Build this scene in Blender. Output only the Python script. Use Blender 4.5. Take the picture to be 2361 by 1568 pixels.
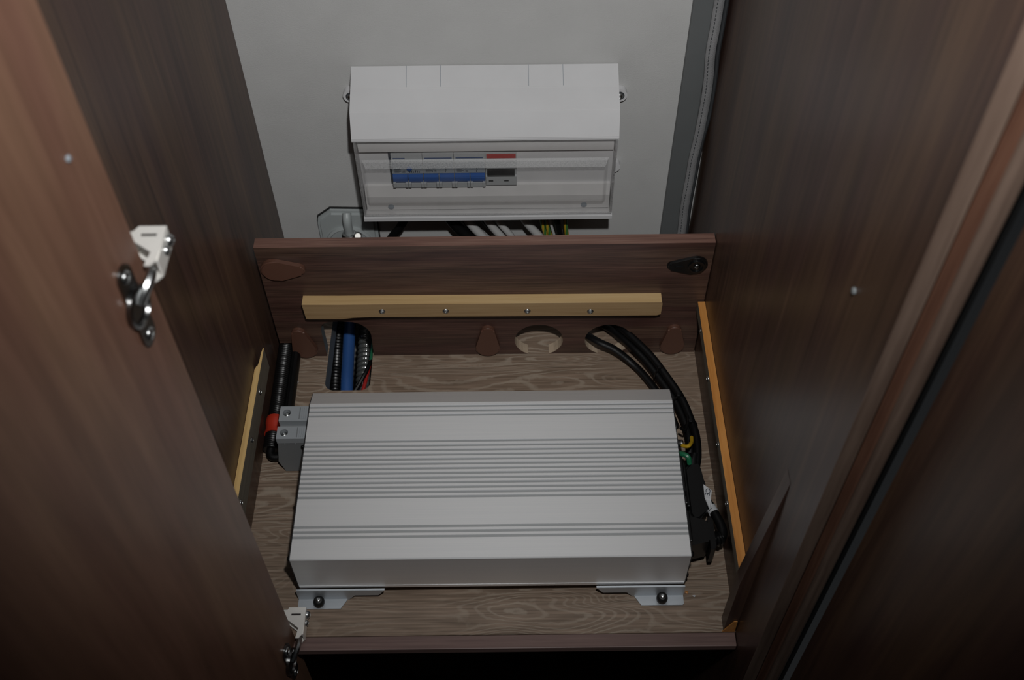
import bpy, bmesh, math, random
from mathutils import Vector, Matrix

for o in list(bpy.data.objects):
    bpy.data.objects.remove(o)
SC = bpy.context.scene
COL = SC.collection
random.seed(4)
PI = math.pi

# ------------------------------------------------------------------ camera
F_PX, CX, CY, IW = 2472.0, 1180.5, 784.0, 2361.0
def _dir(u, v):
    return Vector(((u - CX) / F_PX, -(v - CY) / F_PX, -1.0)).normalized()
_up = -_dir(1203, 2759)
_fw = _dir(1146, -2310)
_fw = (_fw - _up * _fw.dot(_up)).normalized()
_rt = _fw.cross(_up)
ROT = Matrix((_rt, _fw, _up))                      # camera axes -> world axes
cam_d = bpy.data.cameras.new('camera')
cam = bpy.data.objects.new('camera', cam_d)
COL.objects.link(cam)
cam.matrix_world = Matrix.Translation((0, 0, 1.08)) @ ROT.to_4x4()
cam_d.sensor_fit = 'HORIZONTAL'
cam_d.sensor_width = 23.6
cam_d.lens = F_PX / IW * 23.6
cam_d.clip_start = 0.01
cam_d.dof.use_dof = True
cam_d.dof.focus_distance = 1.22
cam_d.dof.aperture_fstop = 4.5
SC.camera = cam

# ------------------------------------------------------------------ light
world = bpy.data.worlds.new('world'); SC.world = world
world.use_nodes = True
bg = world.node_tree.nodes['Background']
bg.inputs[0].default_value = (0.9, 0.95, 1.0, 1)
bg.inputs[1].default_value = 0.012

fl_d = bpy.data.lights.new('camera_flash', 'SPOT')
fl = bpy.data.objects.new('camera_flash', fl_d); COL.objects.link(fl)
fl.location = (0.05, 0.125, 1.18)
fl.rotation_euler = (Vector((-0.02, 0.987, 0.46)) - Vector(fl.location)).to_track_quat('-Z', 'Y').to_euler()
fl_d.energy = 32.0
fl_d.color = (1.0, 1.0, 0.995)
fl_d.shadow_soft_size = 0.016
fl_d.spot_size = math.radians(98)
fl_d.spot_blend = 1.0

vs = SC.view_settings
vs.view_transform = 'Standard'
vs.look = 'None'
vs.exposure = 0.0
vs.gamma = 1.0
vs.use_curve_mapping = False

# ------------------------------------------------------------------ materials
def lin(c):
    return tuple(((x / 255) / 12.92 if x / 255 <= 0.04045 else ((x / 255 + 0.055) / 1.055) ** 2.4) for x in c) + (1,)

ALB = 0.68                                           # overall reflectance level of the paints and laminates

def new_mat(name):
    m = bpy.data.materials.new(name); m.use_nodes = True
    nt = m.node_tree
    return m, nt, nt.nodes, nt.links, nt.nodes['Principled BSDF']

def plain(name, col, rough=0.5, metal=0.0, spec=0.5, var=0.06, bump=0.0, bscale=400, alb=None):
    m, nt, N, L, B = new_mat(name)
    c = alb if alb else lin(col)
    c = tuple(x * (1.0 if metal else ALB) for x in c[:3])
    tc = N.new('ShaderNodeTexCoord')
    no = N.new('ShaderNodeTexNoise'); no.inputs['Scale'].default_value = 22; no.inputs['Detail'].default_value = 5
    L.new(tc.outputs['Object'], no.inputs['Vector'])
    cr = N.new('ShaderNodeValToRGB')
    cr.color_ramp.elements[0].position = 0.3; cr.color_ramp.elements[1].position = 0.7
    cr.color_ramp.elements[0].color = tuple(x * (1 - var) for x in c) + (1,)
    cr.color_ramp.elements[1].color = tuple(min(1, x * (1 + var)) for x in c) + (1,)
    L.new(no.outputs['Fac'], cr.inputs['Fac']); L.new(cr.outputs['Color'], B.inputs['Base Color'])
    B.inputs['Roughness'].default_value = rough
    B.inputs['Metallic'].default_value = metal
    B.inputs['Specular IOR Level'].default_value = spec
    if bump:
        n2 = N.new('ShaderNodeTexNoise'); n2.inputs['Scale'].default_value = bscale; n2.inputs['Detail'].default_value = 2
        L.new(tc.outputs['Object'], n2.inputs['Vector'])
        b = N.new('ShaderNodeBump'); b.inputs['Strength'].default_value = bump; b.inputs['Distance'].default_value = 0.0006
        L.new(n2.outputs['Fac'], b.inputs['Height']); L.new(b.outputs['Normal'], B.inputs['Normal'])
    return m

def wood(name, dark, mid, light, axis='x', rough=0.4, fine=260, broad=26, stretch=0.04, spec=0.5, bump=0.15, tint=None):
    """straight-grained laminate; the grain runs along `axis`"""
    m, nt, N, L, B = new_mat(name)
    dark, mid, light = (tuple(x * ALB for x in c) for c in (dark, mid, light))
    tc = N.new('ShaderNodeTexCoord')
    def streak(scale, detail, st, off):
        mp = N.new('ShaderNodeMapping')
        s = [scale] * 3; s['xyz'.index(axis)] = scale * st
        mp.inputs['Scale'].default_value = s
        mp.inputs['Location'].default_value = (off, off * 1.7, off * 0.6)
        L.new(tc.outputs['Object'], mp.inputs['Vector'])
        n = N.new('ShaderNodeTexNoise'); n.inputs['Scale'].default_value = 1.0
        n.inputs['Detail'].default_value = detail; n.inputs['Roughness'].default_value = 0.6
        n.inputs['Distortion'].default_value = 0.3
        L.new(mp.outputs['Vector'], n.inputs['Vector'])
        return n
    a = streak(fine, 3, stretch, 0.0); b = streak(broad, 4, stretch * 2.5, 3.1)
    mx = N.new('ShaderNodeMix'); mx.data_type = 'FLOAT'; mx.inputs[0].default_value = 0.5
    L.new(a.outputs['Fac'], mx.inputs[2]); L.new(b.outputs['Fac'], mx.inputs[3])
    cr = N.new('ShaderNodeValToRGB'); e = cr.color_ramp.elements
    e[0].position = 0.34; e[0].color = dark + (1,)
    e[1].position = 0.66; e[1].color = light + (1,)
    k = e.new(0.5); k.color = mid + (1,)
    L.new(mx.outputs[0], cr.inputs['Fac'])
    if tint:
        c = streak(broad * 0.5, 2, stretch * 4, 7.7)
        r2 = N.new('ShaderNodeValToRGB'); r2.color_ramp.elements[0].position = 0.4; r2.color_ramp.elements[1].position = 0.62
        L.new(c.outputs['Fac'], r2.inputs['Fac'])
        m2 = N.new('ShaderNodeMix'); m2.data_type = 'RGBA'; m2.blend_type = 'MULTIPLY'
        L.new(r2.outputs['Color'], m2.inputs[0])
        L.new(cr.outputs['Color'], m2.inputs[6]); m2.inputs[7].default_value = tint + (1,)
        L.new(m2.outputs[2], B.inputs['Base Color'])
    else:
        L.new(cr.outputs['Color'], B.inputs['Base Color'])
    B.inputs['Roughness'].default_value = rough
    B.inputs['Specular IOR Level'].default_value = spec
    if bump:
        bp = N.new('ShaderNodeBump'); bp.inputs['Strength'].default_value = bump; bp.inputs['Distance'].default_value = 0.0005
        L.new(a.outputs['Fac'], bp.inputs['Height']); L.new(bp.outputs['Normal'], B.inputs['Normal'])
    return m

def floor_wood(name):
    """limed oak: contour bands of a stretched noise make the cathedral figure"""
    m, nt, N, L, B = new_mat(name)
    tc = N.new('ShaderNodeTexCoord')
    mp = N.new('ShaderNodeMapping'); mp.inputs['Scale'].default_value = (3.2, 17.0, 4.0)
    mp.inputs['Location'].default_value = (0.35, 0.9, 0.0)
    L.new(tc.outputs['Object'], mp.inputs['Vector'])
    n1 = N.new('ShaderNodeTexNoise'); n1.inputs['Scale'].default_value = 1.0; n1.inputs['Detail'].default_value = 1.5; n1.inputs['Distortion'].default_value = 0.6
    L.new(mp.outputs['Vector'], n1.inputs['Vector'])
    mul = N.new('ShaderNodeMath'); mul.operation = 'MULTIPLY'; mul.inputs[1].default_value = 210.0
    L.new(n1.outputs['Fac'], mul.inputs[0])
    n3 = N.new('ShaderNodeTexNoise'); n3.inputs['Scale'].default_value = 120; n3.inputs['Detail'].default_value = 3
    L.new(tc.outputs['Object'], n3.inputs['Vector'])
    mad = N.new('ShaderNodeMath'); mad.operation = 'MULTIPLY_ADD'; mad.inputs[1].default_value = 3.2
    L.new(n3.outputs['Fac'], mad.inputs[0]); L.new(mul.outputs[0], mad.inputs[2])
    sn = N.new('ShaderNodeMath'); sn.operation = 'SINE'; L.new(mad.outputs[0], sn.inputs[0])
    # fine streaks
    mp2 = N.new('ShaderNodeMapping'); mp2.inputs['Scale'].default_value = (16, 420, 100)
    L.new(tc.outputs['Object'], mp2.inputs['Vector'])
    n2 = N.new('ShaderNodeTexNoise'); n2.inputs['Scale'].default_value = 1.0; n2.inputs['Detail'].default_value = 4
    L.new(mp2.outputs['Vector'], n2.inputs['Vector'])
    # patches that carry more lime
    n4 = N.new('ShaderNodeTexNoise'); n4.inputs['Scale'].default_value = 9; n4.inputs['Detail'].default_value = 3
    L.new(tc.outputs['Object'], n4.inputs['Vector'])
    r = N.new('ShaderNodeValToRGB'); r.color_ramp.elements[0].position = 0.62; r.color_ramp.elements[1].position = 1.0
    ad = N.new('ShaderNodeMath'); ad.operation = 'MULTIPLY_ADD'; ad.inputs[1].default_value = 0.5; ad.inputs[2].default_value = 0.5
    L.new(sn.outputs[0], ad.inputs[0]); L.new(ad.outputs[0], r.inputs['Fac'])
    base = N.new('ShaderNodeValToRGB'); e = base.color_ramp.elements
    e[0].position = 0.3; e[0].color = (0.1292, 0.0898, 0.0612, 1)
    e[1].position = 0.72; e[1].color = (0.2924, 0.2108, 0.1530, 1)
    L.new(n2.outputs['Fac'], base.inputs['Fac'])
    fm = N.new('ShaderNodeMath'); fm.operation = 'MULTIPLY'; L.new(r.outputs['Color'], fm.inputs[0])
    r4 = N.new('ShaderNodeValToRGB'); r4.color_ramp.elements[0].position = 0.35; r4.color_ramp.elements[1].position = 0.65
    r4.color_ramp.elements[0].color = (0.05, 0.05, 0.05, 1); r4.color_ramp.elements[1].color = (0.6, 0.6, 0.6, 1)
    L.new(n4.outputs['Fac'], r4.inputs['Fac']); L.new(r4.outputs['Color'], fm.inputs[1])
    mx = N.new('ShaderNodeMix'); mx.data_type = 'RGBA'
    L.new(fm.outputs[0], mx.inputs[0]); L.new(base.outputs['Color'], mx.inputs[6]); mx.inputs[7].default_value = (0.3944, 0.3332, 0.2618, 1)
    L.new(mx.outputs[2], B.inputs['Base Color'])
    B.inputs['Roughness'].default_value = 0.55
    bp = N.new('ShaderNodeBump'); bp.inputs['Strength'].default_value = 0.2; bp.inputs['Distance'].default_value = 0.0005
    L.new(n2.outputs['Fac'], bp.inputs['Height']); L.new(bp.outputs['Normal'], B.inputs['Normal'])
    return m

def brushed(name, col, rough, metal=1.0, fine=(6, 900, 900)):
    m, nt, N, L, B = new_mat(name)
    tc = N.new('ShaderNodeTexCoord'); mp = N.new('ShaderNodeMapping'); mp.inputs['Scale'].default_value = fine
    L.new(tc.outputs['Object'], mp.inputs['Vector'])
    n = N.new('ShaderNodeTexNoise'); n.inputs['Scale'].default_value = 1; n.inputs['Detail'].default_value = 3
    L.new(mp.outputs['Vector'], n.inputs['Vector'])
    cr = N.new('ShaderNodeValToRGB')
    cr.color_ramp.elements[0].color = tuple(x * 0.93 for x in col) + (1,); cr.color_ramp.elements[1].color = tuple(min(1, x * 1.06) for x in col) + (1,)
    L.new(n.outputs['Fac'], cr.inputs['Fac']); L.new(cr.outputs['Color'], B.inputs['Base Color'])
    B.inputs['Roughness'].default_value = rough; B.inputs['Metallic'].default_value = metal
    bp = N.new('ShaderNodeBump'); bp.inputs['Strength'].default_value = 0.08; bp.inputs['Distance'].default_value = 0.0002
    L.new(n.outputs['Fac'], bp.inputs['Height']); L.new(bp.outputs['Normal'], B.inputs['Normal'])
    return m

def clear(name, tint, gloss, rough, h0=0.02, h1=0.09, hs=30):
    m, nt, N, L, B = new_mat(name)
    out = N['Material Output']; N.remove(B)
    t = N.new('ShaderNodeBsdfTransparent'); t.inputs[0].default_value = tint + (1,)
    g = N.new('ShaderNodeBsdfGlossy'); g.inputs['Roughness'].default_value = rough; g.inputs[0].default_value = (1, 1, 1, 1)
    d = N.new('ShaderNodeBsdfDiffuse'); d.inputs[0].default_value = (0.48, 0.48, 0.48, 1)
    lw = N.new('ShaderNodeLayerWeight'); lw.inputs['Blend'].default_value = 0.5
    pw = N.new('ShaderNodeMath'); pw.operation = 'POWER'; pw.inputs[1].default_value = 4.0; L.new(lw.outputs['Facing'], pw.inputs[0])
    fr = N.new('ShaderNodeMath'); fr.operation = 'MULTIPLY_ADD'; fr.inputs[1].default_value = 0.6; fr.inputs[2].default_value = gloss; L.new(pw.outputs[0], fr.inputs[0])
    mx = N.new('ShaderNodeMixShader'); L.new(fr.outputs[0], mx.inputs[0]); L.new(t.outputs[0], mx.inputs[1]); L.new(g.outputs[0], mx.inputs[2])
    # diffuse haze over the plastic, varied by noise
    tc = N.new('ShaderNodeTexCoord'); no = N.new('ShaderNodeTexNoise'); no.inputs['Scale'].default_value = hs; no.inputs['Detail'].default_value = 4
    L.new(tc.outputs['Object'], no.inputs['Vector'])
    mr = N.new('ShaderNodeMapRange'); mr.inputs[1].default_value = 0.3; mr.inputs[2].default_value = 0.75; mr.inputs[3].default_value = h0; mr.inputs[4].default_value = h1
    L.new(no.outputs['Fac'], mr.inputs[0])
    m2 = N.new('ShaderNodeMixShader'); L.new(mr.outputs[0], m2.inputs[0]); L.new(mx.outputs[0], m2.inputs[1]); L.new(d.outputs[0], m2.inputs[2])
    L.new(m2.outputs[0], out.inputs['Surface'])
    return m

def striped(name, c1, c2, scale):
    """two-colour earth-wire insulation, stripe running along the wire"""
    m, nt, N, L, B = new_mat(name)
    tc = N.new('ShaderNodeTexCoord'); w = N.new('ShaderNodeTexWave'); w.inputs['Scale'].default_value = scale
    w.bands_direction = 'X'
    L.new(tc.outputs['Object'], w.inputs['Vector'])
    cr = N.new('ShaderNodeValToRGB'); cr.color_ramp.interpolation = 'CONSTANT'
    cr.color_ramp.elements[0].color = tuple(x * ALB for x in c1) + (1,); cr.color_ramp.elements[1].position = 0.5; cr.color_ramp.elements[1].color = tuple(x * ALB for x in c2) + (1,)
    L.new(w.outputs['Fac'], cr.inputs['Fac']); L.new(cr.outputs['Color'], B.inputs['Base Color'])
    B.inputs['Roughness'].default_value = 0.4
    return m

M = {}
M['wall'] = plain('white_wall_panel', None, 0.6, alb=(0.68, 0.68, 0.67), var=0.03, bump=0.35, bscale=700)
WD, WM, WL = (0.05, 0.027, 0.02), (0.11, 0.061, 0.043), (0.19, 0.11, 0.076)
M['wood_x'] = wood('walnut_laminate_across', WD, WM, WL, 'x', 0.42, 420, 60, 0.03, tint=(0.85, 0.72, 0.8))
M['wood_z'] = wood('walnut_laminate_upright', (0.07, 0.041, 0.028), (0.112, 0.064, 0.042), (0.165, 0.095, 0.058), 'z', 0.33, 160, 34, 0.035, spec=0.17, bump=0.04, tint=(0.78, 0.74, 0.9))
M['wood_door'] = wood('walnut_door_laminate', (0.2, 0.108, 0.068), (0.26, 0.142, 0.09), (0.33, 0.185, 0.12), 'z', 0.4, 90, 26, 0.06, spec=0.35, bump=0.03, tint=(0.82, 0.75, 0.8))
M['wood_edge'] = wood('walnut_edge_band', (0.13, 0.065, 0.05), (0.24, 0.125, 0.095), (0.34, 0.2, 0.155), 'x', 0.45, 420, 70, 0.03)
M['wood_edge_z'] = wood('walnut_edge_band_upright', (0.13, 0.085, 0.065), (0.19, 0.13, 0.1), (0.25, 0.175, 0.135), 'z', 0.4, 200, 60, 0.04, bump=0.03)
M['wood_red_z'] = wood('red_walnut_bead', (0.11, 0.05, 0.033), (0.16, 0.075, 0.048), (0.2, 0.1, 0.065), 'z', 0.4, 200, 60, 0.04, bump=0.03)
M['rail'] = wood('plum_brown_rail', (0.17, 0.105, 0.095), (0.25, 0.158, 0.14), (0.33, 0.215, 0.185), 'x', 0.45, 300, 60, 0.03)
M['floor'] = floor_wood('limed_oak_floor')
M['raw'] = plain('raw_chipboard', None, 0.8, alb=(0.6, 0.47, 0.34), var=0.25, bump=0.8, bscale=300)
M['slot'] = plain('grey_sealed_edge', None, 0.5, alb=(0.22, 0.24, 0.245), var=0.1)
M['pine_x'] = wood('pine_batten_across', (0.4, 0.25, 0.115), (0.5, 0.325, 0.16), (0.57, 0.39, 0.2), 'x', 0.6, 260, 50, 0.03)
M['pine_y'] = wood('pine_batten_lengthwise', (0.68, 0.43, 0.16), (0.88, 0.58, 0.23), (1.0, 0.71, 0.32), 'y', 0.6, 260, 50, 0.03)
M['pine_top'] = wood('pine_pale_edge', (0.66, 0.43, 0.19), (0.78, 0.53, 0.25), (0.86, 0.62, 0.32), 'x', 0.6, 260, 50, 0.03)  # paler pine tone for the top edge of the rear batten
M['pine_side'] = wood('grey_brown_pine_side', (0.17, 0.145, 0.11), (0.22, 0.19, 0.145), (0.27, 0.235, 0.18), 'y', 0.7, 260, 50, 0.03)  # greyer, darker pine tone for the side faces of the wall battens
M['orange_y'] = wood('orange_pine_batten', (0.55, 0.21, 0.04), (0.74, 0.31, 0.07), (0.85, 0.4, 0.11), 'y', 0.5, 200, 50, 0.04)
M['cap'] = plain('brown_cover_plastic', None, 0.45, alb=(0.155, 0.07, 0.046), var=0.04)
M['black'] = plain('black_plastic', None, 0.35, alb=(0.006, 0.006, 0.0065))
M['black_soft'] = plain('black_cable_sheath', None, 0.5, spec=0.3, alb=(0.004, 0.004, 0.0045))
M['rubber'] = plain('black_rubber', None, 0.5, alb=(0.01, 0.01, 0.01))
M['steel'] = brushed('zinc_steel', (0.42, 0.43, 0.43), 0.3, 1.0, (300, 300, 300))
M['chrome'] = brushed('nickel_plate', (0.93, 0.91, 0.86), 0.36, 0.4, (60, 60, 60))
M['chrome_dark'] = brushed('dark_hinge_cup', (0.2, 0.2, 0.2), 0.25, 1.0, (60, 60, 60))
M['alu'] = brushed('anodised_aluminium', (0.97, 0.985, 1.0), 0.55, 0.85)
M['alu_groove'] = brushed('shaded_groove_aluminium', (0.5, 0.515, 0.525), 0.6, 0.85)  # darker copy of the lid aluminium; groove shade put into the colour
M['alu_b'] = brushed('pressed_aluminium', (0.5, 0.53, 0.56), 0.5, 0.6, (80, 300, 300))
M['plate'] = plain('black_end_plate', None, 0.5, alb=(0.03, 0.03, 0.033))
M['white_pl'] = plain('white_abs_plastic', None, 0.42, alb=(0.8, 0.8, 0.81), var=0.03)
M['white_in'] = plain('inner_white_plastic', None, 0.5, alb=(0.78, 0.77, 0.765), var=0.03)
M['clear'] = clear('clear_polycarbonate', (0.94, 0.935, 0.93), 0.05, 0.12)
M['brk'] = plain('pale_grey_breaker_plastic', None, 0.5, alb=(0.5, 0.52, 0.53), var=0.03)
M['brk_top'] = plain('breaker_label_face', None, 0.5, alb=(0.36, 0.4, 0.44), var=0.03)
M['blue'] = plain('blue_toggle_plastic', None, 0.35, alb=(0.03, 0.12, 0.42), var=0.04)
M['print'] = plain('dark_print', None, 0.6, alb=(0.03, 0.04, 0.06))
M['print_blue'] = plain('navy_print_band', None, 0.6, alb=(0.05, 0.09, 0.22))
M['red'] = plain('red_label', None, 0.5, alb=(0.5, 0.05, 0.045))
M['red_tape'] = plain('red_tape', None, 0.4, alb=(0.62, 0.045, 0.02))
M['red_wire'] = plain('red_wire_sheath', None, 0.35, alb=(0.55, 0.03, 0.025))
M['green'] = plain('green_wire_sheath', None, 0.4, alb=(0.02, 0.2, 0.09))
M['earth'] = striped('green_yellow_sheath', (0.06, 0.22, 0.05), (0.6, 0.4, 0.03), 55)
M['yellow'] = plain('yellow_wire_sheath', None, 0.4, alb=(0.65, 0.4, 0.02))
M['white_wire'] = plain('white_cable_sheath', None, 0.45, alb=(0.62, 0.62, 0.61))
M['blue_hose'] = plain('blue_hose', None, 0.4, alb=(0.04, 0.13, 0.4), var=0.05)
M['tgrey_l'] = plain('light_grey_terminal', None, 0.45, alb=(0.42, 0.45, 0.475))
M['tgrey_d'] = plain('dark_grey_terminal', None, 0.5, alb=(0.26, 0.275, 0.285))
M['inlet'] = plain('grey_white_inlet', None, 0.4, alb=(0.52, 0.56, 0.56), var=0.03)
M['grey_trim'] = plain('slate_grey_board', None, 0.55, alb=(0.16, 0.17, 0.172), var=0.05)
M['fabric'] = plain('grey_fabric_piping', None, 0.85, alb=(0.3, 0.3, 0.305), var=0.2, bump=1.0, bscale=900)
M['dark_rubber'] = plain('dark_grey_seal', None, 0.5, alb=(0.06, 0.065, 0.07))
M['paper'] = plain('white_paper_tag', None, 0.6, alb=(0.75, 0.76, 0.78), var=0.02)
M['frost_glint'] = clear('frost_glint_polycarbonate', (0.9, 0.9, 0.9), 0.1, 0.22, 0.12, 0.5, 900)  # frosting whose haze also paints in the highlights on bevel, edges and lip
M['tub'] = plain('smoky_ribbed_hose', None, 0.12, spec=0.9, alb=(0.1, 0.105, 0.1))

# ------------------------------------------------------------------ helpers
def wloc(o):
    v = Vector((0, 0, 0))
    while o:
        v += Vector(o.location); o = o.parent
    return v

def obj(name, bm, mats, parent=None, smooth=False):
    """one mesh object from world-space geometry; origin at its base"""
    bmesh.ops.recalc_face_normals(bm, faces=bm.faces[:])
    if not isinstance(mats, (list, tuple)): mats = [mats]
    me = bpy.data.meshes.new(name)
    o = bpy.data.objects.new(name, me); COL.objects.link(o)
    if parent is None:
        xs = [v.co.x for v in bm.verts]; ys = [v.co.y for v in bm.verts]; zs = [v.co.z for v in bm.verts]
        loc = Vector(((min(xs) + max(xs)) / 2, (min(ys) + max(ys)) / 2, min(zs)))
        o.location = loc
    else:
        o.parent = parent
        loc = wloc(parent)
    bmesh.ops.translate(bm, verts=bm.verts[:], vec=-loc)
    bm.to_mesh(me); bm.free()
    for k in mats: me.materials.append(M[k])
    if smooth:
        for p in me.polygons: p.use_smooth = True
        try: me.set_sharp_from_angle(angle=math.radians(38))
        except Exception: pass
    return o

def thing(name, loc, label, cat, group=None):
    o = bpy.data.objects.new(name, None); COL.objects.link(o)
    o.location = loc; o.empty_display_size = 0.02
    return tag(o, label, cat, group)

def tag(o, label, cat=None, group=None, kind=None):
    if label: o['label'] = label
    if cat: o['category'] = cat
    if group: o['group'] = group
    if kind: o['kind'] = kind
    return o

def B_(): return bmesh.new()

def box(bm, x0, x1, y0, y1, z0, z1, bev=0.0, mi=0, seg=2):
    r = bmesh.ops.create_cube(bm, size=1.0)
    vs_ = r['verts']
    for v in vs_:
        v.co = Vector(((x0 + x1) / 2 + v.co.x * (x1 - x0), (y0 + y1) / 2 + v.co.y * (y1 - y0), (z0 + z1) / 2 + v.co.z * (z1 - z0)))
    fs = set(f for v in vs_ for f in v.link_faces)
    for f in fs: f.material_index = mi
    if bev:
        es = list(set(e for v in vs_ for e in v.link_edges))
        bmesh.ops.bevel(bm, geom=es, offset=bev, segments=seg, affect='EDGES', profile=0.5)
    return bm

def prism(bm, pts, plane, a, b, mi=0, side_mi=None, side_fn=None, bev=0.0):
    """extrude a 2-D outline: plane 'xz' -> y from a to b; 'xy' -> z; 'yz' -> x"""
    def P(p, t):
        if plane == 'xz': return (p[0], t, p[1])
        if plane == 'xy': return (p[0], p[1], t)
        return (t, p[0], p[1])
    va = [bm.verts.new(P(p, a)) for p in pts]; vb = [bm.verts.new(P(p, b)) for p in pts]
    f1 = bm.faces.new(va); f2 = bm.faces.new(vb[::-1])
    f1.material_index = f2.material_index = mi
    n = len(pts)
    for i in range(n):
        j = (i + 1) % n
        f = bm.faces.new((va[i], vb[i], vb[j], va[j]))
        k = mi if side_mi is None else side_mi
        if side_fn: k = side_fn(pts[i], pts[j])
        f.material_index = k
    if bev:
        es = [e for e in f1.edges]
        bmesh.ops.bevel(bm, geom=es, offset=bev, segments=3, affect='EDGES', profile=0.5)
    return bm

def lathe(bm, prof, c, axis=(0, 0, 1), n=20, mi=0, cap=True):
    """prof: list of (radius, height along axis) from base to tip"""
    ax = Vector(axis).normalized(); q = ax.to_track_quat('Z', 'Y').to_matrix()
    rings = []
    for r, h in prof:
        rings.append([bm.verts.new(Vector(c) + q @ Vector((r * math.cos(2 * PI * i / n), r * math.sin(2 * PI * i / n), h))) for i in range(n)])
    for a, b in zip(rings, rings[1:]):
        for i in range(n):
            f = bm.faces.new((a[i], a[(i + 1) % n], b[(i + 1) % n], b[i])); f.material_index = mi
    if cap:
        f = bm.faces.new(rings[0][::-1]); f.material_index = mi
        f = bm.faces.new(rings[-1]); f.material_index = mi
    return bm

def spline(pts, per=10):
    P = [Vector(p) for p in pts]
    P = [P[0] * 2 - P[1]] + P + [P[-1] * 2 - P[-2]]
    out = []
    for i in range(1, len(P) - 2):
        for k in range(per):
            t = k / per
            a, b, c, d = P[i - 1], P[i], P[i + 1], P[i + 2]
            out.append(0.5 * ((2 * b) + (c - a) * t + (2 * a - 5 * b + 4 * c - d) * t * t + (3 * b - a - 3 * c + d) * t ** 3))
    out.append(P[-2].copy())
    return out

def tube(bm, pts, r, n=10, per=10, mi=0, flat=1.0, rfn=None, up=(0, 0, 1)):
    path = spline(pts, per)
    prev = None; rings = []
    L = 0.0
    for i, p in enumerate(path):
        t = (path[min(i + 1, len(path) - 1)] - path[max(i - 1, 0)]).normalized()
        if prev is None:
            u = Vector(up) - t * t.dot(Vector(up))
            if u.length < 1e-4: u = Vector((1, 0, 0)) - t * t.x
            u.normalize()
        else:
            u = prev - t * prev.dot(t); u.normalize()
        prev = u; w = t.cross(u)
        if i: L += (p - path[i - 1]).length
        rr = r if rfn is None else rfn(L, i / (len(path) - 1))
        rings.append([bm.verts.new(p + u * (math.cos(2 * PI * k / n) * rr * flat) + w * (math.sin(2 * PI * k / n) * rr)) for k in range(n)])
    for a, b in zip(rings, rings[1:]):
        for k in range(n):
            f = bm.faces.new((a[k], a[(k + 1) % n], b[(k + 1) % n], b[k])); f.material_index = mi; f.smooth = True
    bm.faces.new(rings[0][::-1]).material_index = mi; bm.faces.new(rings[-1]).material_index = mi
    return bm

def arc(cx, cy, r, a0, a1, n):
    return [(cx + r * math.cos(math.radians(a0 + (a1 - a0) * i / n)), cy + r * math.sin(math.radians(a0 + (a1 - a0) * i / n))) for i in range(n + 1)]

def teardrop(c1, r1, c2, r2, n=14):
    """outline of the hull of two circles"""
    a = Vector(c1); b = Vector(c2); d = b - a; L = d.length
    th = math.degrees(math.atan2(d.y, d.x)); ph = math.degrees(math.acos((r1 - r2) / L))
    return arc(a.x, a.y, r1, th + ph, th + 360 - ph, n) + arc(b.x, b.y, r2, th - ph, th + ph, n)

def screw_head(name, c, axis, r, parent, mat='steel', dome=0.45, slot=True):
    bm = B_()
    lathe(bm, [(r * 0.98, -r * 0.15), (r, 0.0), (r * 0.92, r * dome * 0.5), (r * 0.7, r * dome * 0.85), (r * 0.38, r * dome), (r * 0.34, r * dome * 0.55)] if slot else
          [(r, 0.0), (r * 0.85, r * dome * 0.7), (r * 0.4, r * dome)], c, axis, 16)
    return obj(name, bm, mat, parent, True)

def text_mesh(name, s, size, mw, mat, parent=None):
    cu = bpy.data.curves.new(name, 'FONT'); cu.body = s; cu.size = size; cu.align_x = 'CENTER'; cu.align_y = 'CENTER'; cu.extrude = size * 0.01
    t = bpy.data.objects.new(name + '_tmp', cu); COL.objects.link(t)
    dg = bpy.context.evaluated_depsgraph_get()
    me = bpy.data.meshes.new_from_object(t.evaluated_get(dg))
    bpy.data.objects.remove(t)
    bm = B_(); bm.from_mesh(me); bpy.data.meshes.remove(me)
    bmesh.ops.transform(bm, matrix=mw, verts=bm.verts[:])
    return obj(name, bm, mat, parent)

# ------------------------------------------------------------------ key planes (metres)
XL, XR, YW, YB = -0.2978, 0.2325, 0.987, 0.840      # left panel, right panel, rear wall, divider-board face
Y_FRONT = 0.449
BT = 0.0145                                          # board thickness
Z_TOP, Z_LOW = 1.35, -0.62

# ================================================================== THE SETTING
bm = B_(); box(bm, XL - 0.03, XR + 0.03, YW, YW + 0.02, Z_LOW, Z_TOP)
tag(obj('wall_back', bm, 'wall'), 'pale grey leather-grain wall panel at the rear of the cupboard', 'wall', None, 'structure')
bm = B_(); box(bm, XL - 0.015, XL, 0.455, YW, Z_LOW, Z_TOP, 0.0006)
tag(obj('wall_left', bm, 'wood_z'), 'dark walnut side panel on the left of the cupboard', 'wall', None, 'structure')
bm = B_(); box(bm, XR, XR + 0.0125, 0.411, YW, Z_LOW, Z_TOP, 0.0005)
for f in bm.faces:
    if abs(f.calc_center_median().y - 0.411) < 0.002: f.material_index = 1
tag(obj('wall_right', bm, ['wood_z', 'wood_edge_z']), 'dark walnut side panel on the right with a pale front edge', 'wall', None, 'structure')

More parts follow.
